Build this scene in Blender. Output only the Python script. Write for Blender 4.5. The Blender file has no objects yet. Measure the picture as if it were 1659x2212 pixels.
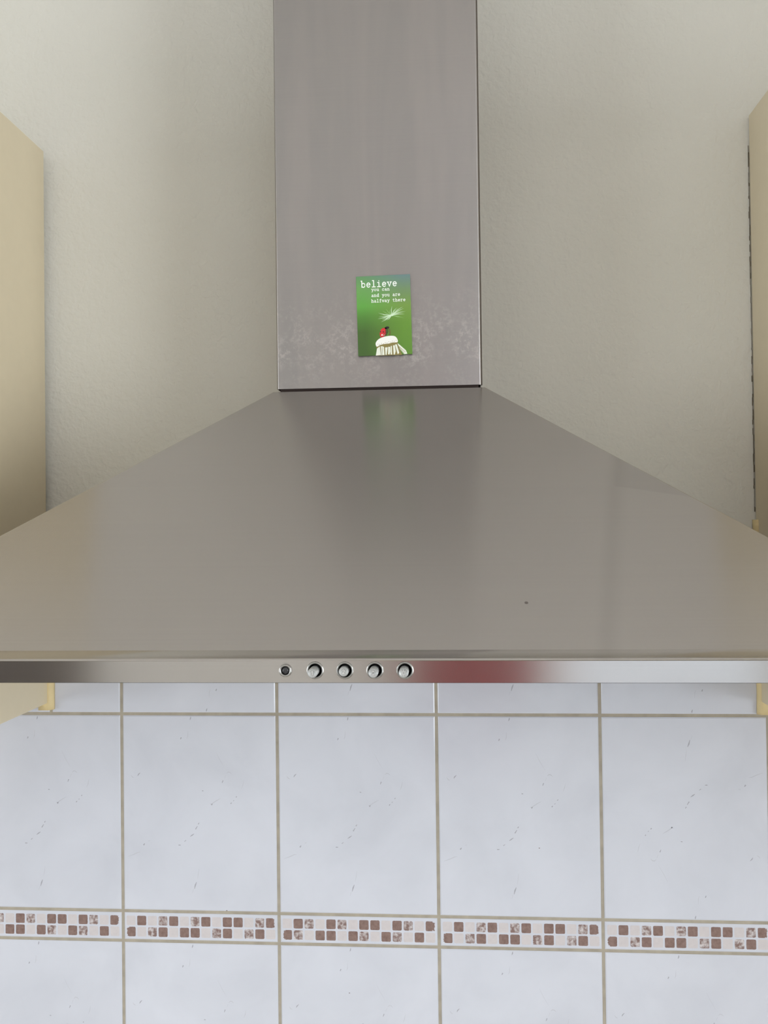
import bpy, bmesh, math, random
from mathutils import Vector, Matrix, noise

# ---------------------------------------------------------------- camera, light, exposure
C = bpy.context.scene.collection
SC = bpy.context.scene
EYE = 1.70                                   # lens height above the floor
def lin(r, g, b):
    f = lambda c: (c/255)/12.92 if c/255 <= 0.04045 else ((c/255+0.055)/1.055)**2.4
    return (f(r), f(g), f(b), 1.0)

cam_d = bpy.data.cameras.new('camera')
cam = bpy.data.objects.new('camera', cam_d); C.objects.link(cam)
cam_d.sensor_fit = 'VERTICAL'; cam_d.sensor_height = 36.0; cam_d.lens = 1900.0/2212.0*36.0
cam_d.clip_start = 0.02
rx = Vector((0.99742708, 0.07064456, -0.01218853))
uy = Vector((0.01313474, -0.01294497, 0.99982994))
fw = Vector((-0.07047476, 0.99741755, 0.01383956))
M = Matrix((rx, uy, -fw)).transposed().to_4x4()
M.translation = Vector((0.06934, -1.10681, EYE))
cam.matrix_world = M
SC.camera = cam

w = bpy.data.worlds.new('world'); SC.world = w; w.use_nodes = True
w.node_tree.nodes['Background'].inputs[0].default_value = (0.75, 0.87, 1.0, 1)
w.node_tree.nodes['Background'].inputs[1].default_value = 1.0

# daylight in three unseen windows; the side ones are added as key and fill
RX0, RX1, RZ = -2.25, 1.95, 2.55             # inner room size
WX0, WX1, WZ0, WZ1, WY = 0.42, 1.24, 0.80, 2.25, -3.0
SY0, SY1 = -2.85, -0.95                      # added right-hand window
LY0, LY1 = -2.80, -0.80                      # added left-hand window
def day(loc, width, energy, turn):
    ld = bpy.data.lights.new('daylight', 'AREA'); ld.shape = 'RECTANGLE'
    ld.size = width; ld.size_y = WZ1-WZ0; ld.energy = energy; ld.color = (0.93, 0.965, 1.0)
    lo = bpy.data.objects.new('daylight', ld); C.objects.link(lo)
    lo.location = loc; lo.rotation_euler = (math.radians(90), 0, math.radians(turn))
ZM = (WZ0+WZ1)/2
day(((WX0+WX1)/2, WY-0.11, ZM), WX1-WX0, 1.9, 0)
day((RX1+0.11, (SY0+SY1)/2, ZM), SY1-SY0, 66.0, 90)
day((RX0-0.11, (LY0+LY1)/2, ZM), LY1-LY0, 43.0, -90)

SC.view_settings.view_transform = 'Standard'; SC.view_settings.look = 'None'
SC.view_settings.gamma = 1.0; SC.view_settings.use_curve_mapping = False
SC.view_settings.exposure = 0.15
SC.cycles.max_bounces = 10; SC.cycles.diffuse_bounces = 6; SC.cycles.glossy_bounces = 6

# ---------------------------------------------------------------- helpers
def tag(o, label=None, cat=None, group=None, kind=None):
    for k, v in (('label', label), ('category', cat), ('group', group), ('kind', kind)):
        if v: o[k] = v
    return o
def empty(name, loc, label=None, cat=None, group=None):
    o = bpy.data.objects.new(name, None); o.empty_display_size = 0.02; C.objects.link(o)
    o.location = loc
    return tag(o, label, cat, group)
def link(name, bm, mats, parent=None, smooth=False, bevel=0, seg=3, angle=30):
    me = bpy.data.meshes.new(name)
    bmesh.ops.recalc_face_normals(bm, faces=bm.faces[:])
    bm.to_mesh(me); bm.free()
    for m in (mats if isinstance(mats, (list, tuple)) else [mats]): me.materials.append(m)
    o = bpy.data.objects.new(name, me); C.objects.link(o)
    if smooth or bevel:
        for p in me.polygons: p.use_smooth = True
    if bevel:
        b = o.modifiers.new('edge', 'BEVEL'); b.width = bevel; b.segments = seg
        b.limit_method = 'ANGLE'; b.angle_limit = math.radians(angle); b.harden_normals = False
        n = o.modifiers.new('normals', 'WEIGHTED_NORMAL'); n.keep_sharp = False
    if parent is not None:
        o.parent = parent
        bpy.context.view_layer.update()
        o.matrix_parent_inverse = parent.matrix_world.inverted()
    return o
def box(bm, x0, x1, y0, y1, z0, z1, mi=0):
    v = [bm.verts.new(p) for p in ((x0,y0,z0),(x1,y0,z0),(x1,y1,z0),(x0,y1,z0),(x0,y0,z1),(x1,y0,z1),(x1,y1,z1),(x0,y1,z1))]
    for q in ((0,3,2,1),(4,5,6,7),(0,1,5,4),(1,2,6,5),(2,3,7,6),(3,0,4,7)):
        f = bm.faces.new([v[i] for i in q]); f.material_index = mi
def lathe_y(bm, prof, cx, cz, n=40, mi=0, cap0=False, cap1=False):
    """profile of (radius, y) spun about an axis along Y"""
    rings = []
    for r, y in prof:
        rings.append([bm.verts.new((cx+r*math.cos(2*math.pi*k/n), y, cz+r*math.sin(2*math.pi*k/n))) for k in range(n)])
    for a, b in zip(rings, rings[1:]):
        for k in range(n):
            f = bm.faces.new((a[k], a[(k+1)%n], b[(k+1)%n], b[k])); f.material_index = mi; f.smooth = True
    if cap0: bm.faces.new(rings[0]).material_index = mi
    if cap1: bm.faces.new(rings[-1]).material_index = mi
LAYER = [0]
def ngon(bm, pts, y, mi=0):
    LAYER[0] += 1; y = y-1e-8*(LAYER[0] % 800)  # printed shapes never share one plane
    f = bm.faces.new([bm.verts.new((p[0], y, p[1])) for p in pts]); f.material_index = mi
    return f

# ---------------------------------------------------------------- materials
class NT:
    def __init__(s, name):
        s.m = bpy.data.materials.new(name); s.m.use_nodes = True
        s.t = s.m.node_tree; s.n = s.t.nodes; s.p = s.n['Principled BSDF']
    def add(s, typ, **kw):
        nd = s.n.new(typ)
        for k, v in kw.items(): setattr(nd, k, v)
        return nd
    def l(s, a, b): s.t.links.new(a, b)
    def obj(s, sx=1, sy=1, sz=1):
        tc = s.add('ShaderNodeTexCoord'); mp = s.add('ShaderNodeMapping'); mp.inputs['Scale'].default_value = (sx, sy, sz)
        s.l(tc.outputs['Object'], mp.inputs['Vector']); return mp.outputs['Vector']
    def noise(s, vec, scale, detail=2, rough=0.5, dist=0):
        nz = s.add('ShaderNodeTexNoise'); nz.inputs['Scale'].default_value = scale
        nz.inputs['Detail'].default_value = detail; nz.inputs['Roughness'].default_value = rough
        nz.inputs['Distortion'].default_value = dist
        s.l(vec, nz.inputs['Vector']); return nz.outputs['Fac']
    def ramp(s, fac, stops):
        r = s.add('ShaderNodeValToRGB'); e = r.color_ramp.elements
        while len(e) < len(stops): e.new(0.5)
        for k, (p, c) in enumerate(stops):
            e[k].position = p; e[k].color = c if isinstance(c, tuple) else (c, c, c, 1)
        s.l(fac, r.inputs['Fac']); return r.outputs['Color']
    def math(s, op, a, b=None, clamp=False):
        m = s.add('ShaderNodeMath', operation=op); m.use_clamp = clamp
        for i, v in enumerate((a, b)):
            if v is None: continue
            if isinstance(v, (int, float)): m.inputs[i].default_value = v
            else: s.l(v, m.inputs[i])
        return m.outputs[0]
    def mix(s, fac, a, b):
        m = s.add('ShaderNodeMix', data_type='RGBA')
        for sock, v in ((m.inputs['Factor'], fac), (m.inputs[6], a), (m.inputs[7], b)):
            if isinstance(v, (int, float, tuple)): sock.default_value = v
            else: s.l(v, sock)
        return m.outputs[2]
    def bump(s, h, dist, strength=1.0, prev=None):
        b = s.add('ShaderNodeBump'); b.inputs['Distance'].default_value = dist; b.inputs['Strength'].default_value = strength
        s.l(h, b.inputs['Height'])
        if prev is not None: s.l(prev, b.inputs['Normal'])
        s.l(b.outputs['Normal'], s.p.inputs['Normal']); return b.outputs['Normal']
    def set(s, **kw):
        for k, v in kw.items():
            i = s.p.inputs[k.replace('_', ' ')]
            if hasattr(v, 'is_linked'): s.l(v, i)
            else: i.default_value = v
        return s.m

def plain(name, col, rough=0.5, metal=0.0, grain=0.04, spec=0.5):
    t = NT(name); v = t.obj(); n = t.noise(v, 60, 3)
    dk = tuple(c*(1-grain) for c in col[:3])+(1,); lt = tuple(min(1, c*(1+grain)) for c in col[:3])+(1,)
    t.set(Base_Color=t.ramp(n, [(0.3, dk), (0.7, lt)]), Roughness=rough, Metallic=metal)
    t.p.inputs['Specular IOR Level'].default_value = spec
    return t.m

def m_plaster():
    t = NT('rough_cream_plaster'); v = t.obj()
    c = t.ramp(t.noise(v, 3.0, 4), [(0.3, lin(222,221,212)), (0.7, lin(228,227,219))])
    lump = t.ramp(t.noise(v, 150, 2, 0.45, 0.3), [(0.36, 0.0), (0.66, 1.0)])
    worm = t.ramp(t.noise(v, 62, 3, 0.5, 0.8), [(0.38, 0.0), (0.68, 1.0)])
    b1 = t.bump(worm, 0.0003, 0.6)
    t.bump(lump, 0.0006, 0.55, b1)
    return t.set(Base_Color=c, Roughness=0.8)
def m_tile():
    t = NT('glazed_white_tile'); v = t.obj()
    c = t.ramp(t.noise(v, 9, 4, 0.55, 0.4), [(0.3, lin(208,211,220)), (0.5, lin(214,217,226)), (0.72, lin(219,222,231))])
    t.bump(t.noise(v, 14, 2), 0.0006, 0.35)
    m = t.set(Base_Color=c, Roughness=0.12)
    return m
def m_steel(name, grime=False, base=(0.50, 0.476, 0.462, 1), rough=0.30, an=0.75, spot=None):
    t = NT(name)
    v = t.obj(1, 1, 1)
    streak = t.noise(t.obj(2.5, 60, 900), 1.0, 3, 0.6)
    cloud = t.noise(v, 4.0, 3, 0.5, 0.6)
    d = tuple(c*0.95 for c in base[:3])+(1,); l_ = tuple(c*1.05 for c in base[:3])+(1,)
    col = t.mix(t.math('MULTIPLY_ADD', streak, 0.6), d, l_)
    rg = t.math('ADD', t.math('MULTIPLY', cloud, 0.10), rough-0.05)
    if grime:
        sep = t.add('ShaderNodeSeparateXYZ'); t.l(t.obj(), sep.inputs[0])
        z = sep.outputs['Z']
        band = t.ramp(t.math('MULTIPLY', t.math('SUBTRACT', z, EYE+0.14), 8.0),
                      [(0.0, 0.15), (0.16, 0.4), (0.3, 1.0), (0.48, 0.9), (0.72, 0.25), (1.0, 0.0)])
        blot = t.ramp(t.noise(v, 240, 5, 0.7, 0.0), [(0.48, 0.0), (0.62, 1.0)])
        big = t.ramp(t.noise(v, 38, 3, 0.6, 0.3), [(0.40, 0.1), (0.58, 1.0)]); blot = t.math('MULTIPLY', blot, big)
        drip = t.ramp(t.noise(t.obj(26, 1, 2.4), 1.0, 3, 0.55, 0.5), [(0.42, 0.0), (0.60, 1.0)])
        k = t.math('MULTIPLY', t.math('MULTIPLY', band, blot), 0.7)
        col = t.mix(k, col, lin(206,200,196))
        col = t.mix(t.math('MULTIPLY', drip, 0.22), col, lin(186,178,175))
        rg = t.math('ADD', rg, t.math('MULTIPLY', k, 0.35))
    if spot:                                   # one small dark fleck stuck to the sheet
        dn = t.add('ShaderNodeVectorMath', operation='DISTANCE'); t.l(t.obj(), dn.inputs[0]); dn.inputs[1].default_value = spot
        col = t.mix(t.ramp(t.math('MULTIPLY', dn.outputs['Value'], 200.0), [(0.22, 0.7), (0.34, 0.0)]), col, lin(96,88,84))
    if spot:                                   # a faint darker run down the sheet and a darker patch beside it
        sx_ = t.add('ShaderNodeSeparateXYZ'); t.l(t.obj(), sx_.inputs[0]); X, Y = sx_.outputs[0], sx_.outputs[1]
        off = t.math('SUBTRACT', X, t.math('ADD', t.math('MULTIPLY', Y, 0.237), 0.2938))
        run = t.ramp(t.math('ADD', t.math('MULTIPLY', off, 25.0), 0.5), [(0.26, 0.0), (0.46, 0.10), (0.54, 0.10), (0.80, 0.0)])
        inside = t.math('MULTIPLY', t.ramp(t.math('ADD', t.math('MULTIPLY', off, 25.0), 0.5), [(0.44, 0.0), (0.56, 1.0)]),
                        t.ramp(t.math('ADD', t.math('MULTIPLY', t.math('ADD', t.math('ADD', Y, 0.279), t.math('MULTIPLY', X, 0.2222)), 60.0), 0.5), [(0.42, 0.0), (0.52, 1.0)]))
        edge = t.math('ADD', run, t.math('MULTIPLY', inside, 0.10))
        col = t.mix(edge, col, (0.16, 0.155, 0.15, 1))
    tg = t.add('ShaderNodeCombineXYZ'); tg.inputs[2].default_value = 1.0
    t.l(tg.outputs[0], t.p.inputs['Tangent'])
    t.p.inputs['Anisotropic'].default_value = an
    t.bump(t.noise(v, 2.6, 1), 0.003, 0.12)
    return t.set(Base_Color=col, Roughness=rg, Metallic=1.0)
def m_mosaic(name, lo, hi, a, b):
    t = NT(name); v = t.obj()
    n = t.noise(v, 190, 4, 0.62, 0.15)
    return t.set(Base_Color=t.ramp(n, [(lo, a), (hi, b)]), Roughness=0.35)

PLASTER = m_plaster()
TILE = m_tile()
VEIN = plain('grey_marble_vein', lin(170,171,180), 0.15)
VEINF = plain('faint_marble_vein', lin(199,201,209), 0.15)
GROUT = plain('sand_grout', lin(172,164,148), 0.9, grain=0.12)
STEEL_CH = m_steel('chimney_steel', True, rough=0.42, an=0.35, base=(0.365, 0.35, 0.343, 1))
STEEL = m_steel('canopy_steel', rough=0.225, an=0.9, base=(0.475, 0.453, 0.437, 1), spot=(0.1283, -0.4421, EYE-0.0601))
STEEL_R = m_steel('rail_steel', rough=0.22, an=0.9)
CHROME = plain('worn_chrome', (0.46, 0.46, 0.44, 1), 0.3, 1.0)
CAPM = plain('satin_grey_cap', (0.40, 0.41, 0.40, 1), 0.5, 0.6)
ENGR = plain('engraved_mark', (0.58, 0.58, 0.56, 1), 0.5, 0.2)
DARKLENS = plain('dark_lens', lin(58,58,60), 0.2)
DARK = plain('dark_cavity', lin(34,30,28), 0.7)
CREAM = plain('cream_cabinet', lin(214,201,172), 0.38, grain=0.012)
BEAD = plain('yellowed_filler', lin(222,202,152), 0.55)
BROWN = m_mosaic('brown_mosaic', 0.30, 0.62, lin(122,97,90), lin(146,122,114))
MOTT = m_mosaic('worn_brown_mosaic', 0.42, 0.64, lin(136,112,106), lin(214,208,208))
PALE = m_mosaic('pale_mosaic', 0.3, 0.7, lin(208,202,203), lin(214,208,208))

# ---------------------------------------------------------------- setting: the room
def struct(name, bm, m, parent=None, **k):
    o = link(name, bm, m, parent, **k)
    if parent is None: o['kind'] = 'structure'
    return o
WALLP = plain('room_paint', lin(224,222,216), 0.8)
CEILP = plain('ceiling_paint', lin(236,233,228), 0.85)
bm = bmesh.new(); box(bm, RX0-.1, RX1+.1, 0.004, 0.12, 0, RZ); struct('wall_back', bm, PLASTER)
bm = bmesh.new()
for a, b, c, d in ((WY, LY0, 0, RZ), (LY1, 0.004, 0, RZ), (LY0, LY1, 0, WZ0), (LY0, LY1, WZ1, RZ)): box(bm, RX0-.1, RX0, a, b, c, d)
struct('wall_left', bm, WALLP)
bm = bmesh.new()
for a, b, c, d in ((WY, SY0, 0, RZ), (SY1, 0.004, 0, RZ), (SY0, SY1, 0, WZ0), (SY0, SY1, WZ1, RZ)): box(bm, RX1, RX1+.1, a, b, c, d)
struct('wall_right', bm, WALLP)
bm = bmesh.new(); box(bm, RX0-.1, RX1+.1, WY-.12, 0.12, RZ, RZ+.1); struct('ceiling', bm, CEILP)
bm = bmesh.new(); box(bm, RX0-.1, RX1+.1, WY-.12, 0.12, -.1, 0)
struct('floor', bm, plain('floor_tile', lin(196,190,182), 0.5))
DX0, DX1, DZ1 = -2.20, -1.30, 2.02
bm = bmesh.new()
for a, b, c, d in ((RX0-.1, DX0, 0, RZ), (DX0, DX1, DZ1, RZ), (DX1, WX0, 0, RZ), (WX0, WX1, 0, WZ0), (WX0, WX1, WZ1, RZ), (WX1, RX1+.1, 0, RZ)):
    box(bm, a, b, WY-.12, WY, c, d)
struct('wall_front', bm, WALLP)
bm = bmesh.new(); box(bm, DX0, DX1, WY-.08, WY-.04, 0, DZ1)
dr = struct('unseen_door', bm, plain('dark_door', lin(74,62,52), 0.5))  # unseen dark door, placed for the dark end of the rail's reflection
bm = bmesh.new()
for a, b, c, d in ((DX0-.03, DX0+.05, 0, DZ1+.05), (DX1-.05, DX1+.06, 0, DZ1+.05), (DX0, DX1, DZ1-.04, DZ1+.05)): box(bm, a, b, WY-.05, WY+.015, c, d)
link('door_frame', bm, plain('dark_frame', lin(86,72,60), 0.5), dr)
PVC = plain('white_window_frame', lin(226,226,222), 0.4)
t = NT('window_glass'); tr = t.add('ShaderNodeBsdfTransparent'); gl = t.add('ShaderNodeBsdfGlossy'); gl.inputs['Roughness'].default_value = 0.02
mx = t.add('ShaderNodeMixShader'); fr = t.add('ShaderNodeFresnel'); fr.inputs[0].default_value = 1.3
t.l(fr.outputs[0], mx.inputs[0]); t.l(tr.outputs[0], mx.inputs[1]); t.l(gl.outputs[0], mx.inputs[2]); t.l(mx.outputs[0], t.n['Material Output'].inputs[0])
def window(name, p0, p1, to):
    """a framed pane spanning p0..p1; to() turns (along, out, z) ranges into room axes"""
    bm = bmesh.new()
    for a, b, c, d in ((p0, p0+.06, WZ0, WZ1), (p1-.06, p1, WZ0, WZ1), (p0, p1, WZ0, WZ0+.06), (p0, p1, WZ1-.06, WZ1)): box(bm, *to(a, b, .03, .09), c, d)
    wn = struct(name, bm, PVC)
    bm = bmesh.new(); box(bm, *to(p0+.05, p1-.05, .058, .064), WZ0+.05, WZ1-.05); link('window_pane', bm, t.m, wn)
    bm = bmesh.new(); box(bm, *to(p0-.04, p1+.04, -.06, .03), WZ0-.035, WZ0); link('window_sill', bm, PVC, wn)
window('window_1', WX0, WX1, lambda a, b, i, o: (a, b, WY-o, WY-i))
window('added_key_window', SY0, SY1, lambda a, b, i, o: (RX1+i, RX1+o, a, b))
window('added_fill_window', LY0, LY1, lambda a, b, i, o: (RX0-o, RX0-i, a, b))

# ---------------------------------------------------------------- tiles
T, TV = 0.2020, 0.2520
XO = -0.3504
ZJ = EYE-0.2396; ZS = EYE-0.4912; ZB = EYE-0.5290
GW = 0.0040
# marks printed on every marbled tile: (u, v, u, v, width in mm, strength) with v measured down from the top edge
MK = []
def mk(pts, wd, s=0):
    P = [((x-8-(y-185)*0.011)/802.0, (y-183)/1010.0) for x, y in pts]
    MK.append((P, wd, s))
mk([(368,188),(367,196),(364,205)], 1.3); mk([(353,262),(352,290),(347,303)], 0.6, 1); mk([(318,296),(314,306)], 1.5)
mk([(500,370),(520,410),(545,452)], 0.4, 1); mk([(556,482),(565,474),(574,476),(583,484)], 0.9, 1); mk([(553,490),(545,508)], 0.4, 1)
mk([(538,518),(533,531)], 1.2); mk([(428,572),(436,573)], 1.3); mk([(470,638),(482,646),(478,640),(505,622),(525,611)], 0.8, 1); mk([(476,644),(483,640)], 1.6)
mk([(578,638),(583,632)], 1.4); mk([(592,624),(596,619)], 0.9); mk([(606,605),(610,599)], 1.2); mk([(646,518),(642,540),(634,560)], 0.6, 1)
mk([(52,494),(60,504),(68,508)], 0.9, 1); mk([(88,498),(92,490),(101,481)], 1.2); mk([(408,746),(413,738)], 1.2); mk([(394,772),(404,756)], 1.3)
mk([(366,810),(376,803),(387,795)], 1.3); mk([(336,836),(345,829)], 0.9); mk([(305,855),(317,855)], 1.3); mk([(120,858),(126,849)], 1.8); mk([(145,836),(155,834)], 0.8, 1)
mk([(38,918),(70,906),(90,896),(104,894)], 0.8, 1); mk([(412,975),(409,1005),(405,1030)], 0.5, 1); mk([(400,1045),(394,1060),(389,1080)], 1.5); mk([(384,1082),(378,1102)], 0.5, 1)
bp = empty('tile_backsplash', (0, 0, EYE-0.25), 'white marbled wall tiles with a brown mosaic border strip below the steel hood', 'tiles')
def tile_box(bm, x0, x1, z0, z1):
    e = 0.0014
    a = [bm.verts.new(p) for p in ((x0,0.0035,z0),(x1,0.0035,z0),(x1,0.0035,z1),(x0,0.0035,z1))]
    b = [bm.verts.new(p) for p in ((x0,0.0008,z0),(x1,0.0008,z0),(x1,0.0008,z1),(x0,0.0008,z1))]
    c = [bm.verts.new(p) for p in ((x0+e,0,z0+e),(x1-e,0,z0+e),(x1-e,0,z1-e),(x0+e,0,z1-e))]
    for k in range(4):
        bm.faces.new((a[k], a[(k+1)%4], b[(k+1)%4], b[k])); bm.faces.new((b[k], b[(k+1)%4], c[(k+1)%4], c[k]))
    bm.faces.new(c)
def marks(bm, x0, x1, z0, z1, zfull0, zfull1, flip):
    """thin tapered dashes lying in the glaze"""
    for P, wd, s in MK:
        pts = []
        for u, v in P:
            if flip: u, v = 1-u, 1-v
            pts.append(Vector((x0+u*(x1-x0), zfull1-v*(zfull1-zfull0))))
        if any(p.y > z1-0.001 or p.y < z0+0.001 for p in pts): continue
        h = wd*0.00052
        L, R = [], []
        n = len(pts)
        for i, p in enumerate(pts):
            d = (pts[min(i+1, n-1)]-pts[max(i-1, 0)]).normalized(); nn = Vector((-d.y, d.x))
            wk = h*(0.35 if i in (0, n-1) and n > 2 else (1.0 if n > 2 else (0.9 if i == 0 else 0.5)))
            L.append(p+nn*wk); R.append(p-nn*wk)
        for i in range(n-1):
            ngon(bm, [L[i], L[i+1], R[i+1], R[i]], -0.00006, 1+s)
bm = bmesh.new()
FLIP = {(-2,'t'):1, (-1,'t'):1, (0,'t'):1, (3,'t'):1, (3,'m'):1, (4,'m'):1}
for i in range(-4, 6):
    x0 = XO+i*T+GW/2; x1 = XO+(i+1)*T-GW/2
    for key, z0, z1, f0, f1 in (('t', ZJ+GW/2, EYE-0.015, ZJ+GW/2, ZJ+TV-GW/2), ('m', ZS+GW/2, ZJ-GW/2, ZS+GW/2, ZJ-GW/2),
                        ('b', ZB-TV+GW/2, ZB-GW/2, ZB-TV+GW/2, ZB-GW/2), ('c', ZB-2*TV+GW/2, ZB-TV-GW/2, ZB-2*TV+GW/2, ZB-TV-GW/2)):
        fl = FLIP.get((i, key), 0)
        if key == 't' and i == -1:           # the short cut tile beside the left cabinet
            tile_box(bm, x0, -0.4436-GW/2, z0, z1); tile_box(bm, -0.4436+GW/2, x1, z0, z1); continue
        tile_box(bm, x0, x1, z0, z1); marks(bm, x0, x1, z0, z1, f0, f1, fl)
for x, z, r in ((0.1791, EYE-0.4039, 0.0009), (-0.0597, EYE-0.5883, 0.0009), (-0.2152, EYE-0.4884, 0.0010)):   # stray dark flecks
    ngon(bm, [(x+r*math.cos(k*0.7854), z+0.6*r*math.sin(k*0.7854)) for k in range(8)], -0.0001, 3)
link('wall_tiles', bm, [TILE, VEIN, VEINF, plain('dark_fleck', lin(120,112,112), 0.6)], bp)
bm = bmesh.new(); box(bm, XO-4*T, XO+6*T, 0.0012, 0.0039, ZB-2*TV, EYE-0.016); link('grout', bm, GROUT, bp)

# mosaic border: 0 pale, 1 brown, 2 worn; second design is the first turned half round
R1 = [0,1,0,2,1,0,2,1,0,1,1,0,2,1]; R2 = [1,0,2,1,0,1,1,0,2,1,0,2,1,0]
rnd = random.Random(7)
bm = bmesh.new()
for i in range(-4, 6):
    x0 = XO+i*T+GW/2; x1 = XO+(i+1)*T-GW/2; z0 = ZB+GW/2; z1 = ZS-GW/2
    tile_box(bm, x0, x1, z0, z1)
    half = i in (-1, 1, -3)
    rows = (R2[::-1], R1[::-1]) if half else (R1, R2)
    px = (x1-x0)/14.25; pz = 0.0142
    for r in range(2):
        for k in range(14):
            kind = rows[r][k]
            cx = (x0+x1)/2+(k-6.5)*px; cz = (z0+z1)/2+(0.5-r)*pz
            hw = px*0.425; hz = 0.0061
            ragged = kind == 1 and k in (0, 13)
            pts = []
            n = 60
            for a in range(n):                                   # rounded square with a hand-cut edge
                th = 2*math.pi*a/n; c_, s_ = math.cos(th), math.sin(th)
                q = (abs(c_)**10+abs(s_)**10)**(-0.1)
                j = 1+rnd.uniform(-0.022, 0.012)
                if ragged and ((k == 0 and c_ < -0.45) or (k == 13 and c_ > 0.45)): j *= rnd.uniform(0.72, 0.98)
                if kind == 2: j *= rnd.uniform(0.94, 1.0)
                pts.append((cx+hw*q*c_*j, cz+hz*q*s_*j))
            ngon(bm, pts, -0.00008, {0: 3, 1: 1, 2: 2}[kind])
link('mosaic_border', bm, [TILE, BROWN, MOTT, PALE], bp)

# ---------------------------------------------------------------- the hood
HB, HF = 0.0, -0.1860                        # chimney front plane
hood = empty('range_hood', (0, -0.24, EYE-0.1115), 'wide stainless steel chimney cooker hood with push buttons, above white tiles', 'cooker hood')
CW, CZ0, CZ1 = 0.1078, EYE+0.1445, RZ-0.002
# chimney: folded sheet open at the back and below
bm = bmesh.new()
def fold_path(x, y0, r, n=8):
    p = [(-x, 0.0035)]
    for k in range(n+1):
        a = math.pi+ (math.pi/2)*k/n
        p.append((-x+r+r*math.cos(a), y0+r+r*math.sin(a)))
    for k in range(n+1):
        a = 1.5*math.pi+(math.pi/2)*k/n
        p.append((x-r+r*math.cos(a), y0+r+r*math.sin(a)))
    p.append((x, 0.0035)); return p
outer = fold_path(CW, HF, 0.0022); inner = fold_path(CW-0.0009, HF+0.0009, 0.0014)
ov = [[bm.verts.new((x, y, z)) for x, y in outer] for z in (CZ0, CZ1)]
iv = [[bm.verts.new((x, y, z)) for x, y in inner] for z in (CZ0, CZ1)]
for k in range(len(outer)-1):
    for f in ((ov[0][k], ov[0][k+1], ov[1][k+1], ov[1][k]), (iv[0][k+1], iv[0][k], iv[1][k], iv[1][k+1]),
              (ov[0][k+1], ov[0][k], iv[0][k], iv[0][k+1]), (ov[1][k], ov[1][k+1], iv[1][k+1], iv[1][k])):
        bm.faces.new(f).smooth = True
ch = link('chimney', bm, STEEL_CH, hood)
es = ch.modifiers.new('split', 'EDGE_SPLIT'); es.split_angle = math.radians(40)
# pyramid canopy
loops = [(0.1112, -0.1885, 0.1412), (0.4300, -0.4795, -0.0897), (0.4416, -0.4914, -0.0935), (0.4426, -0.4926, -0.0940), (0.4430, -0.4930, -0.0946), (0.4430, -0.4930, -0.1108), (0.4300, -0.4800, -0.1108), (0.4300, -0.4800, -0.1020)]
bm = bmesh.new(); vv = []
for hx, yf, z in loops:
    vv.append([bm.verts.new(p) for p in ((-hx, 0.0 if z > 0.1 else -0.0005, EYE+z), (-hx, yf, EYE+z), (hx, yf, EYE+z), (hx, 0.0 if z > 0.1 else -0.0005, EYE+z))])
for i in range(len(vv)-1):
    for k in range(3):
        if i == 4 and k == 1: continue       # the button rail closes this side
        bm.faces.new((vv[i][k], vv[i][k+1], vv[i+1][k+1], vv[i+1][k]))
bm.faces.new(vv[0])
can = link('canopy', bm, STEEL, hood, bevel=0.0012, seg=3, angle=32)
# underside tray and its two filters
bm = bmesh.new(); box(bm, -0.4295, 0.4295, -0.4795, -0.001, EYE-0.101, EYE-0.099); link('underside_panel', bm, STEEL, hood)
FIL = plain('filter_mesh', (0.45, 0.45, 0.44, 1), 0.5, 1.0, 0.3)
for sx in (-1, 1):
    bm = bmesh.new(); box(bm, sx*0.205-0.19, sx*0.205+0.19, -0.44, -0.04, EYE-0.107, EYE-0.101); link('grease_filter', bm, FIL, hood, bevel=0.002)
# dark collar inside the chimney joint
bm = bmesh.new(); box(bm, -0.105, 0.105, -0.181, -0.004, EYE+0.1413, EYE+0.18); link('duct_collar', bm, plain('brown_black_collar', lin(52,38,32), 0.7), hood)
EDGE = plain('dark_edge_reflection', lin(78,68,58), 0.6)  # dark reflection along the chimney folds, put in as thin coloured strips
for sx in (-1, 1):
    bm = bmesh.new(); box(bm, sx*0.1072, sx*(0.1085 if sx < 0 else 0.1090), -0.1815, -0.1770, CZ0+.0005, CZ1); link('edge_reflection_strip', bm, EDGE, hood)
# front rail, pierced for the buttons
BX = [-0.0448, -0.0238, -0.0028, 0.0183, 0.0393]; BZ = EYE-0.1020
cu = bpy.data.curves.new('rail', 'CURVE'); cu.dimensions = '2D'; cu.fill_mode = 'BOTH'; cu.extrude = 0.0004
def poly(pts):
    s = cu.splines.new('POLY'); s.points.add(len(pts)-1); s.use_cyclic_u = True
    for q, p in zip(s.points, pts): q.co = (p[0], p[1], 0, 1)
poly([(-0.4428, -0.1106), (0.4428, -0.1106), (0.4428, -0.0946), (-0.4428, -0.0946)])
for x, r in zip(BX, (0.0036, 0.0046, 0.0046, 0.0046, 0.0046)):
    poly([(x+r*math.cos(2*math.pi*k/40), -0.1020+r*math.sin(2*math.pi*k/40)) for k in range(40)])
tmp = bpy.data.objects.new('rail_tmp', cu); C.objects.link(tmp)
bpy.context.view_layer.update()
me = bpy.data.meshes.new_from_object(tmp.evaluated_get(bpy.context.evaluated_depsgraph_get()))
bpy.data.objects.remove(tmp)
me.transform(Matrix.Translation((0, -0.4926, EYE)) @ Matrix.Rotation(math.pi/2, 4, 'X'))
me.materials.clear(); me.materials.append(STEEL_R)
rail = bpy.data.objects.new('front_rail', me); C.objects.link(rail); rail.parent = hood
bpy.context.view_layer.update(); rail.matrix_parent_inverse = hood.matrix_world.inverted()
# dark box behind the rail
bm = bmesh.new(); box(bm, -0.06, 0.055, -0.4800, -0.4790, EYE-0.1100, EYE-0.0935); link('switch_board', bm, DARK, hood)

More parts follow.
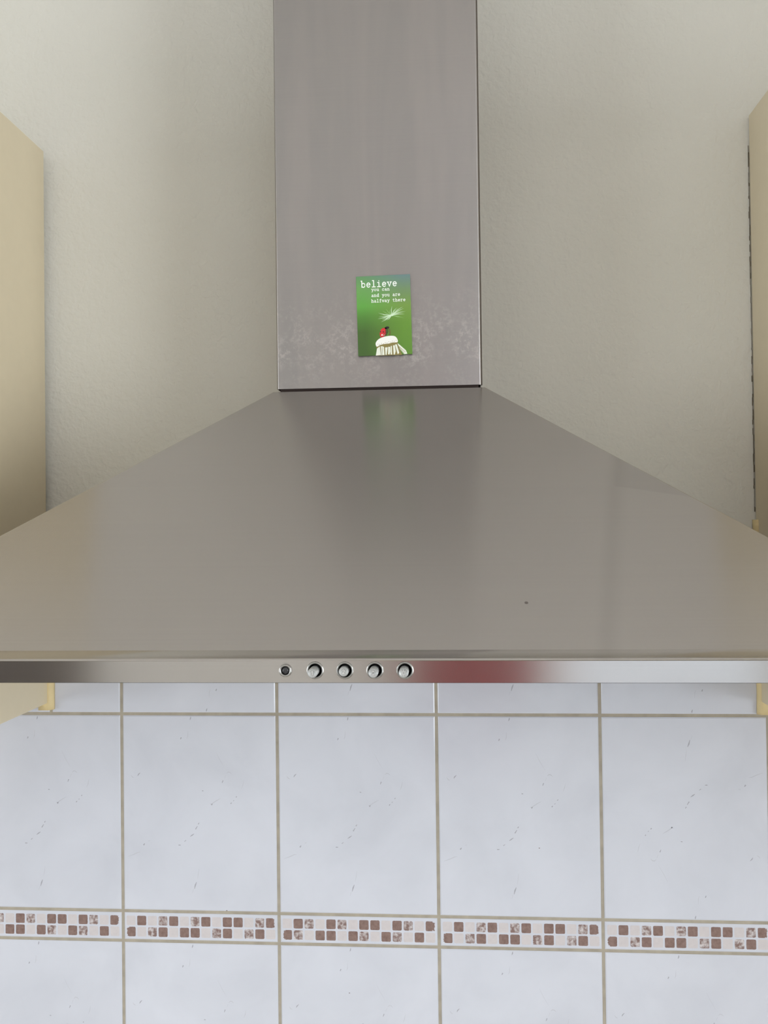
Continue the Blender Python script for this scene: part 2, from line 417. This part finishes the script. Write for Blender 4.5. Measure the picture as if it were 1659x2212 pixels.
# ---------- stroke lettering (slab serif typewriter and plain figures)
def arc(cx, cy, rx_, ry_, a0, a1, n=18):
    return [(cx+rx_*math.cos(math.radians(a0+(a1-a0)*k/n)), cy+ry_*math.sin(math.radians(a0+(a1-a0)*k/n))) for k in range(n+1)]
G = {
 'b': [[(.0,1.5),(.2,1.5),(.2,0)], arc(.53,.49,.33,.49,0,360)],
 'e': [[(.16,.53),(.86,.53)], arc(.5,.5,.36,.5,0,320)],
 'l': [[(.2,1.5),(.5,1.5),(.5,0)], [(.12,0),(.88,0)]],
 'i': [[(.2,1),(.5,1),(.5,0)], [(.12,0),(.88,0)], [(.46,1.40),(.54,1.40)]],
 'v': [[(.15,1),(.5,.03),(.85,1)], [(0,1),(.36,1)], [(.64,1),(1,1)]],
 'y': [[(.15,1),(.52,.05)], [(.86,1),(.40,-.45),(.10,-.45)], [(0,1),(.33,1)], [(.68,1),(1,1)]],
 'o': [arc(.5,.5,.38,.5,0,360)],
 'u': [[(.0,1),(.2,1)]+arc(.47,.3,.27,.3,180,330)+[(.76,.25)], [(.58,1),(.78,1),(.78,0),(.98,0)]],
 'c': [arc(.52,.5,.38,.5,40,322), [(.84,1),(.84,.7)]],
 'a': [arc(.45,.28,.31,.28,0,360), [(.2,.92)]+arc(.47,.72,.26,.28,110,0)+[(.73,0),(.96,0)]],
 'n': [[(.02,1),(.2,1),(.2,0)], arc(.49,.68,.29,.32,180,0)+[(.78,0)], [(.02,0),(.38,0)], [(.6,0),(.97,0)]],
 'd': [arc(.47,.49,.33,.49,0,360), [(.58,1.5),(.8,1.5),(.8,0),(1,0)]],
 'r': [[(.08,1),(.3,1),(.3,0)], [(.08,0),(.62,0)], [(.3,.6)]+arc(.66,.62,.34,.38,170,45)],
 'h': [[(.02,1.5),(.2,1.5),(.2,0)], arc(.49,.68,.29,.32,180,0)+[(.78,0)], [(.02,0),(.38,0)], [(.6,0),(.97,0)]],
 'f': [[(.12,0),(.72,0)], [(.4,0),(.4,1.2)]+arc(.66,1.22,.26,.28,180,50), [(.1,1),(.8,1)]],
 'w': [[(.1,1),(.3,.02),(.5,.72),(.7,.02),(.9,1)], [(-.02,1),(.26,1)], [(.74,1),(1.02,1)]],
 't': [[(.4,1.42),(.4,.25)]+arc(.62,.24,.22,.24,180,330), [(.1,1),(.8,1)]],
 '1': [[(.25,1.1),(.55,1.4),(.55,0)]],
 '2': [arc(.5,1.02,.32,.38,165,-35)+[(.18,0),(.85,0)]],
 '3': [arc(.48,1.05,.30,.35,150,-80)+arc(.48,.36,.34,.36,80,-150)],
}
def stroke(bm, pts, h, y, mi=0):
    """one ribbon along a polyline with mitred corners"""
    pts = [Vector(p) for p in pts]
    pts = [p for i, p in enumerate(pts) if i == 0 or (p-pts[i-1]).length > 1e-7]
    LAYER[0] += 1; y = y-2e-6*(LAYER[0] % 9)
    n = len(pts); prev = None
    for i, p in enumerate(pts):
        a = (p-pts[i-1]).normalized() if i else (pts[1]-p).normalized()
        b = (pts[i+1]-p).normalized() if i < n-1 else a
        na, nb = Vector((-a.y, a.x)), Vector((-b.y, b.x))
        m = (na+nb); m = m.normalized() if m.length > 1e-6 else na
        k = h/max(0.45, m.dot(na))
        q = p-a*h*0.5 if i == 0 else (p+a*h*0.5 if i == n-1 else p)
        cur = [bm.verts.new((q.x+m.x*k, y, q.y+m.y*k)), bm.verts.new((q.x-m.x*k, y, q.y-m.y*k))]
        if prev:
            bm.faces.new((prev[0], prev[1], cur[1], cur[0])).material_index = mi
        prev = cur
def write(bm, text, x, z, xh, adv, h, y, mi=0, place=lambda p: p):
    for ch_ in text:
        for s in G.get(ch_, []):
            stroke(bm, [place((x+px*adv*0.86, z+pz*xh)) for px, pz in s], h, y, mi)
        x += adv

# indicator light
bm = bmesh.new(); YF = -0.4930
lathe_y(bm, [(0.0045, YF), (0.0044, YF-.0016), (0.0038, YF-.0022), (0.0030, YF-.0016), (0.0028, YF+.001)], BX[0], BZ, 6*6)
il = link('indicator_light', bm, CHROME, hood)
bm = bmesh.new(); lathe_y(bm, [(0.0028, YF+.0008), (0.0024, YF-.0006), (0.0016, YF-.0012), (0.0004, YF-.0013)], BX[0], BZ, 24, cap1=True); link('lens', bm, DARKLENS, il)
bm = bmesh.new(); lathe_y(bm, [(0.0036, YF+.003), (0.0030, YF+.003)], BX[0], BZ, 24, cap1=True); link('socket', bm, DARK, il)
# push buttons: each is a cap in a chrome ring
for k, (x, out, sym) in enumerate(zip(BX[1:], (0.0098, 0.0038, 0.0088, 0.0088), '123*')):
    cx = x-0.0006; cz = BZ-0.0004
    bm = bmesh.new(); yo = YF-out
    lathe_y(bm, [(0.0034, -0.482), (0.0034, yo+.0005), (0.0031, yo), (0.0029, yo), (0.0027, yo+.0003), (0.0002, yo+.0003)], cx, cz, 40, cap1=True)
    pb = link('push_button', bm, CAPM, hood)
    bm = bmesh.new()
    lathe_y(bm, [(0.0046, -0.489), (0.0046, YF-.0002), (0.0049, YF-.0010), (0.0054, YF-.0012), (0.0060, YF-.0006), (0.0061, YF)], x, BZ, 48)
    link('bezel', bm, CHROME, pb)
    bm = bmesh.new(); ys = yo+.00022
    if sym in '123':
        write(bm, sym, cx-0.00105, cz-0.0013, 0.0019, 0.0024, 0.00026, ys)
        stroke(bm, arc(cx, cz, 0.0024, 0.0024, 0, 350, 28), 0.00014, ys)
    else:
        stroke(bm, arc(cx, cz, 0.0010, 0.0010, 0, 345, 20), 0.00022, ys)
        for a in range(0, 360, 45):
            c_, s_ = math.cos(math.radians(a)), math.sin(math.radians(a))
            stroke(bm, [(cx+.0015*c_, cz+.0015*s_), (cx+.0023*c_, cz+.0023*s_)], 0.0002, ys)
    link('symbol', bm, ENGR, pb)

# ---------------------------------------------------------------- fridge magnet on the chimney
MW, MH = 0.0570, 0.0840
mag = empty('fridge_magnet', (0.0071, HF, EYE+0.2192), 'small green picture magnet with white typewriter words, ladybird and daisy, on the chimney', 'magnet')
mag.rotation_euler = (0, math.radians(-1.0), 0)
bpy.context.view_layer.update()
mt = NT('green_print')
tc = mt.add('ShaderNodeTexCoord'); sp = mt.add('ShaderNodeSeparateXYZ'); mt.l(tc.outputs['Object'], sp.inputs[0])
u = mt.math('ADD', mt.math('DIVIDE', sp.outputs['X'], MW), 0.5); v = mt.math('ADD', mt.math('DIVIDE', sp.outputs['Z'], MH), 0.5)
left = mt.ramp(v, [(0.0, lin(63,93,40)), (0.30, lin(66,98,40)), (0.48, lin(78,128,50)), (0.62, lin(93,158,65)), (0.85, lin(104,156,85)), (1.0, lin(96,141,96))])
right = mt.ramp(v, [(0.0, lin(91,133,48)), (0.40, lin(98,141,50)), (0.62, lin(113,148,66)), (0.82, lin(109,137,96)), (1.0, lin(104,130,130))])
g = mt.mix(mt.ramp(u, [(0.15, 0.0), (0.85, 1.0)]), left, right)
mt.set(Base_Color=g, Roughness=0.28)
def mprint(n, r, gg, b, rough=0.3): return plain(n, lin(r, gg, b), rough, grain=0.02)
P_WHITE = mprint('print_white', 240, 244, 236); P_SEED = mprint('print_pale_green', 206, 230, 196); P_RED = mprint('print_red', 206, 44, 50)
P_BLACK = mprint('print_black', 34, 32, 30); P_PETAL = mprint('print_petal', 228, 232, 216); P_OLIVE = mprint('print_olive', 134, 122, 70); P_BROWN = mprint('print_brown', 112, 66, 44)
P_SEED2 = mprint('print_faint_green', 150, 192, 120)
# the block's own geometry is drawn about its centre so the print follows the plate
def mlink(name, bm, mats, bevel=0):
    me = bpy.data.meshes.new(name); bmesh.ops.recalc_face_normals(bm, faces=bm.faces[:]); bm.to_mesh(me); bm.free()
    for m in (mats if isinstance(mats, list) else [mats]): me.materials.append(m)
    o = bpy.data.objects.new(name, me); C.objects.link(o); o.parent = mag
    if bevel:
        b = o.modifiers.new('edge', 'BEVEL'); b.width = bevel; b.segments = 2
    return o
bm = bmesh.new(); box(bm, -MW/2, MW/2, -0.0034, -0.0014, -MH/2, MH/2); mlink('picture_plate', bm, mt.m, 0.0004)
bm = bmesh.new(); box(bm, -MW/2+.001, MW/2-.001, -0.0014, 0.0, -MH/2+.001, MH/2-.001); mlink('magnet_backing', bm, plain('black_magnet', lin(36,34,34), 0.7))
YP = -0.00346
def Q(p, dy=0):                               # sketch units to plate metres
    x, y = p; uu = (x-105-50*(y-195)/1800)/1228.0; vv_ = (y-195+42*uu)/1812.0
    return ((uu-0.5)*MW, (0.5-vv_)*MH)
bm = bmesh.new()
KX = MW/1228; KZ = MH/1812
def wr(text, x, y, xh, adv, hw): write(bm, text, *Q((x, y)), xh*KZ, adv*KX, hw*KX, YP)
wr('believe', 222, 446, 96, 119, 10.5); wr('you can', 458, 531, 44, 60, 5.6); wr('and you are', 458, 663, 46, 60, 5.6); wr('halfway there', 458, 790, 46, 60, 5.6)
mlink('lettering', bm, P_WHITE)
bm = bmesh.new()
def ray_(c, e, w_, mi):
    a, b = Vector(Q(c)), Vector(Q(e)); d = (b-a).normalized(); n = Vector((-d.y, d.x))*w_*KX
    m_ = a.lerp(b, 0.55)+n*2.0
    ngon(bm, [a+n, m_+n*0.9, b, m_-n*0.9, a-n], YP-(0.00002 if mi == 0 else 0.00001), mi)
c0 = (915, 1085)
for e in ((610,1030),(595,1165),(620,1118),(670,1240),(800,1200),(925,870),(1030,910),(1170,890),(1230,1000),(1212,1060),(1190,930),(690,1190)): ray_(c0, e, 7, 0)
for e in ((780,930),(700,980),(1190,1152),(1080,900),(860,960),(1100,1150),(1180,975),(640,1075)): ray_(c0, e, 5, 1)
ngon(bm, [Q((c0[0]+r*math.cos(a), c0[1]+0.5*r*math.sin(a))) for a in [2*math.pi*k/16 for k in range(16)] for r in (42,)], YP-0.00003, 0)
mlink('seed_picture', bm, [P_SEED, P_SEED2])
bm = bmesh.new()
def ell(cx, cy, a_, b_, th, y, mi, n=28):
    t_ = math.radians(th); pts = []
    for k in range(n):
        X, Y = a_*math.cos(2*math.pi*k/n), b_*math.sin(2*math.pi*k/n)
        pts.append(Q((cx+X*math.cos(t_)-Y*math.sin(t_), cy+X*math.sin(t_)+Y*math.cos(t_))))
    ngon(bm, pts, y, mi)
def soft(P, n=4):                               # rounded closed outline through the points
    out = []; m = len(P)
    for i in range(m):
        a, b, c, d = (Vector(P[(i+k) % m]) for k in (-1, 0, 1, 2))
        for j in range(n):
            t_ = j/n
            out.append(tuple(0.5*((2*b)+(c-a)*t_+(2*a-5*b+4*c-d)*t_*t_+(3*b-a-3*c+d)*t_**3)))
    return out
def ln(pts, w_, mi, y): stroke(bm, [Q(p) for p in pts], w_*KX, y, mi)
ln([(870,1430),(878,1480),(868,1545)], 8, 2, YP-.00001); ln([(820,1400),(830,1450),(785,1540)], 7, 1, YP-.00001); ln([(790,1420),(800,1470),(770,1510),(790,1545)], 6, 1, YP-.00001); ln([(840,1390),(880,1420)], 6, 2, YP-.00001)
ell(812,1366,50,28,-8,YP-.00002,1); ell(770,1390,34,26,-20,YP-.00002,1)
ell(716,1482,68,112,14,YP-.00003,0)
ngon(bm, [Q(p) for p in ((668,1560),(745,1560),(735,1605),(690,1628),(700,1600))], YP-.00003, 0)
ln([(790,1400),(770,1480),(735,1570)], 5, 1, YP-.00004); ell(664,1458,11,16,0,YP-.00004,1); ell(728,1462,13,16,0,YP-.00004,1); ell(698,1530,15,20,10,YP-.00004,3); ell(742,1535,6,22,18,YP-.00004,3)
mlink('ladybird_picture', bm, [P_RED, P_BLACK, P_BROWN, P_WHITE])
bm = bmesh.new()
ngon(bm, [Q(p) for p in ((575,1800),(640,1760),(760,1780),(900,1760),(1040,1720),(1060,1770),(1150,1985),(575,2000))], YP-.00001, 1)
ngon(bm, [Q(p) for p in ((552,1745),(575,1835),(600,1842),(645,1800),(720,1778),(800,1800),(890,1768),(960,1752),(1045,1730),(1058,1690),(1000,1600),(600,1660))], YP-.00002, 1)
for a in (((582,1840),(645,1790),(665,1985),(556,1996)), ((668,1790),(700,1785),(700,1990),(672,1990)), ((702,1785),(738,1800),(752,1986),(706,1988)),
          ((765,1815),(825,1810),(800,1985),(775,1980)), ((838,1800),(880,1800),(885,1905),(865,1975),(832,1970)), ((895,1780),(918,1780),(925,1975),(890,1975)),
          ((945,1770),(985,1765),(1005,1900),(985,1975),(960,1975)), ((990,1750),(1030,1745),(1085,1940),(1050,1972)), ((1045,1720),(1075,1740),(1235,1880),(1268,1962),(1195,1966),(1100,1850))):
    ngon(bm, [Q(p) for p in a], YP-.00003, 0)
for a in (((700,1800),(690,1985)), ((1075,1800),(1200,1950)), ((1080,1790),(1230,1930))): ln(a, 4, 1, YP-.00004)
ngon(bm, [Q(p) for p in soft(((552,1740),(565,1685),(620,1625),(690,1590),(790,1562),(905,1550),(985,1562),(1030,1605),(1055,1668),(1030,1700),(930,1704),(850,1726),(760,1734),(660,1755),(580,1795)))], YP-.00004, 2)
for k in range(11): ell(605+41*k, 1738-8.5*k+(k%2)*16, 7, 8, 0, YP-.00005, 1, 10)
mlink('daisy_picture', bm, [P_PETAL, P_OLIVE, mprint('print_daisy_head', 236, 236, 228)])

# ---------------------------------------------------------------- wall cabinets either side
def wall_cabinet(sx, xs, label, zb, zt, back):
    cab = empty('wall_cabinet', (xs+sx*0.3, -0.17, EYE+zb), label, 'wall cabinet', 'cream wall cabinets flanking the hood')
    x1 = xs+sx*0.60; D = 0.33
    a, b = min(xs, x1), max(xs, x1)
    bm = bmesh.new(); box(bm, a, b, -D, back, EYE+zb, EYE+zt); link('carcass', bm, CREAM, cab, bevel=0.0012)
    bm = bmesh.new(); box(bm, a+.002, b-.002, -D-.020, -D-.002, EYE+zb+.002, EYE+zt-.002); d = link('door', bm, CREAM, cab, bevel=0.002)
    hx = xs+sx*0.05
    bm = bmesh.new()
    lathe_y(bm, [(0.006, -D-.0195), (0.006, -D-.032), (0.012, -D-.036), (0.013, -D-.042), (0.008, -D-.046)], hx, EYE+zb+.06, 24, cap1=True); link('knob', bm, CHROME, d)
    return cab
lc = wall_cabinet(-1, -0.4440, 'cream wall cabinet whose pale side panel catches daylight, left of the hood', -0.2245, 0.4880, -0.0085)
rc = wall_cabinet(1, 0.4480, 'cream wall cabinet with shaded tan side panel and dark wall gap, right of the hood', -0.2215, 0.4990, 0.0015)
# yellowed filler strips closing the joint between cabinet and tiles
def bead(cab, x0, x1, y0, zb, wob, seed, z1=0.0):
    r = random.Random(seed); bm = bmesh.new(); n = 26; prev = None
    for k in range(n+1):
        z = EYE+zb+(z1-zb)*k/n
        j = r.uniform(-wob, wob)
        ring = [bm.verts.new(p) for p in ((x0+j, 0.0, z), (x0+j*0.7, y0*0.5, z), (x0+j*0.4+(x1-x0)*0.25, y0, z), (x1, y0, z), (x1, 0.0, z))]
        if prev:
            for q in range(5): bm.faces.new((prev[q], prev[(q+1)%5], ring[(q+1)%5], ring[q])).smooth = True
        else: bm.faces.new(ring)
        prev = ring
    bm.faces.new(prev)
    return link('filler_strip', bm, BEAD, cab)
bead(lc, -0.4380, -0.4560, -0.0090, -0.2335, 0.0003, 3)
bead(rc, 0.4440, 0.4600, -0.0080, -0.2370, 0.0008, 5)

# dark broken crack where plaster and cabinet do not quite meet: one ragged sliver
def crack(cab, x, z0, z1, wmax, seed):
    r = random.Random(seed); bm = bmesh.new(); z = EYE+z0; prev = None
    while z < EYE+z1:
        w_ = wmax*(r.uniform(0.5, 1.0) if r.random() < 0.5 else 0.05); j = r.uniform(-0.0003, 0.0003)
        for zz in (z, z+r.uniform(0.002, 0.009)):
            ring = [bm.verts.new(p) for p in ((x+j-w_/2, 0.0042, zz), (x+j-w_/2, 0.0025, zz), (x+j+w_/2, 0.0025, zz), (x+j+w_/2, 0.0042, zz))]
            if prev:
                for q in range(4): bm.faces.new((prev[q], prev[(q+1)%4], ring[(q+1)%4], ring[q]))
            prev = ring; z = zz
        z += r.uniform(0.0005, 0.0015)
    return link('joint_gap', bm, DARKJ, cab)
DARKJ = plain('dark_joint', lin(112,104,88), 0.9)
crack(rc, 0.4474, 0.01, 0.46, 0.0011, 11)

# ---------------------------------------------------------------- red cloth added behind the camera for the rail's red reflection
bm = bmesh.new()
ct = empty('reflection_cloth', (0.24, WY+0.10, 0.55), 'plain red cloth added out of view, reflected in the hood rail', 'reflection_cloth')
n = 60; prev = None
for k in range(n+1):
    x = -0.05+0.42*k/n; y = WY+0.085+0.028*math.sin(k*1.05)
    col = [bm.verts.new((x, y, z)) for z in (0.55, 1.4, 2.36)]
    if prev:
        for q in range(2): bm.faces.new((prev[q], col[q], col[q+1], prev[q+1])).smooth = True
    prev = col
fb = link('fabric', bm, plain('red_cloth', lin(180,42,58), 0.85), ct)
so = fb.modifiers.new('thick', 'SOLIDIFY'); so.thickness = 0.003
bm = bmesh.new(); box(bm, -0.1, 1.5, WY+.075, WY+.095, 2.36, 2.38); link('cloth_rail', bm, CHROME, ct)
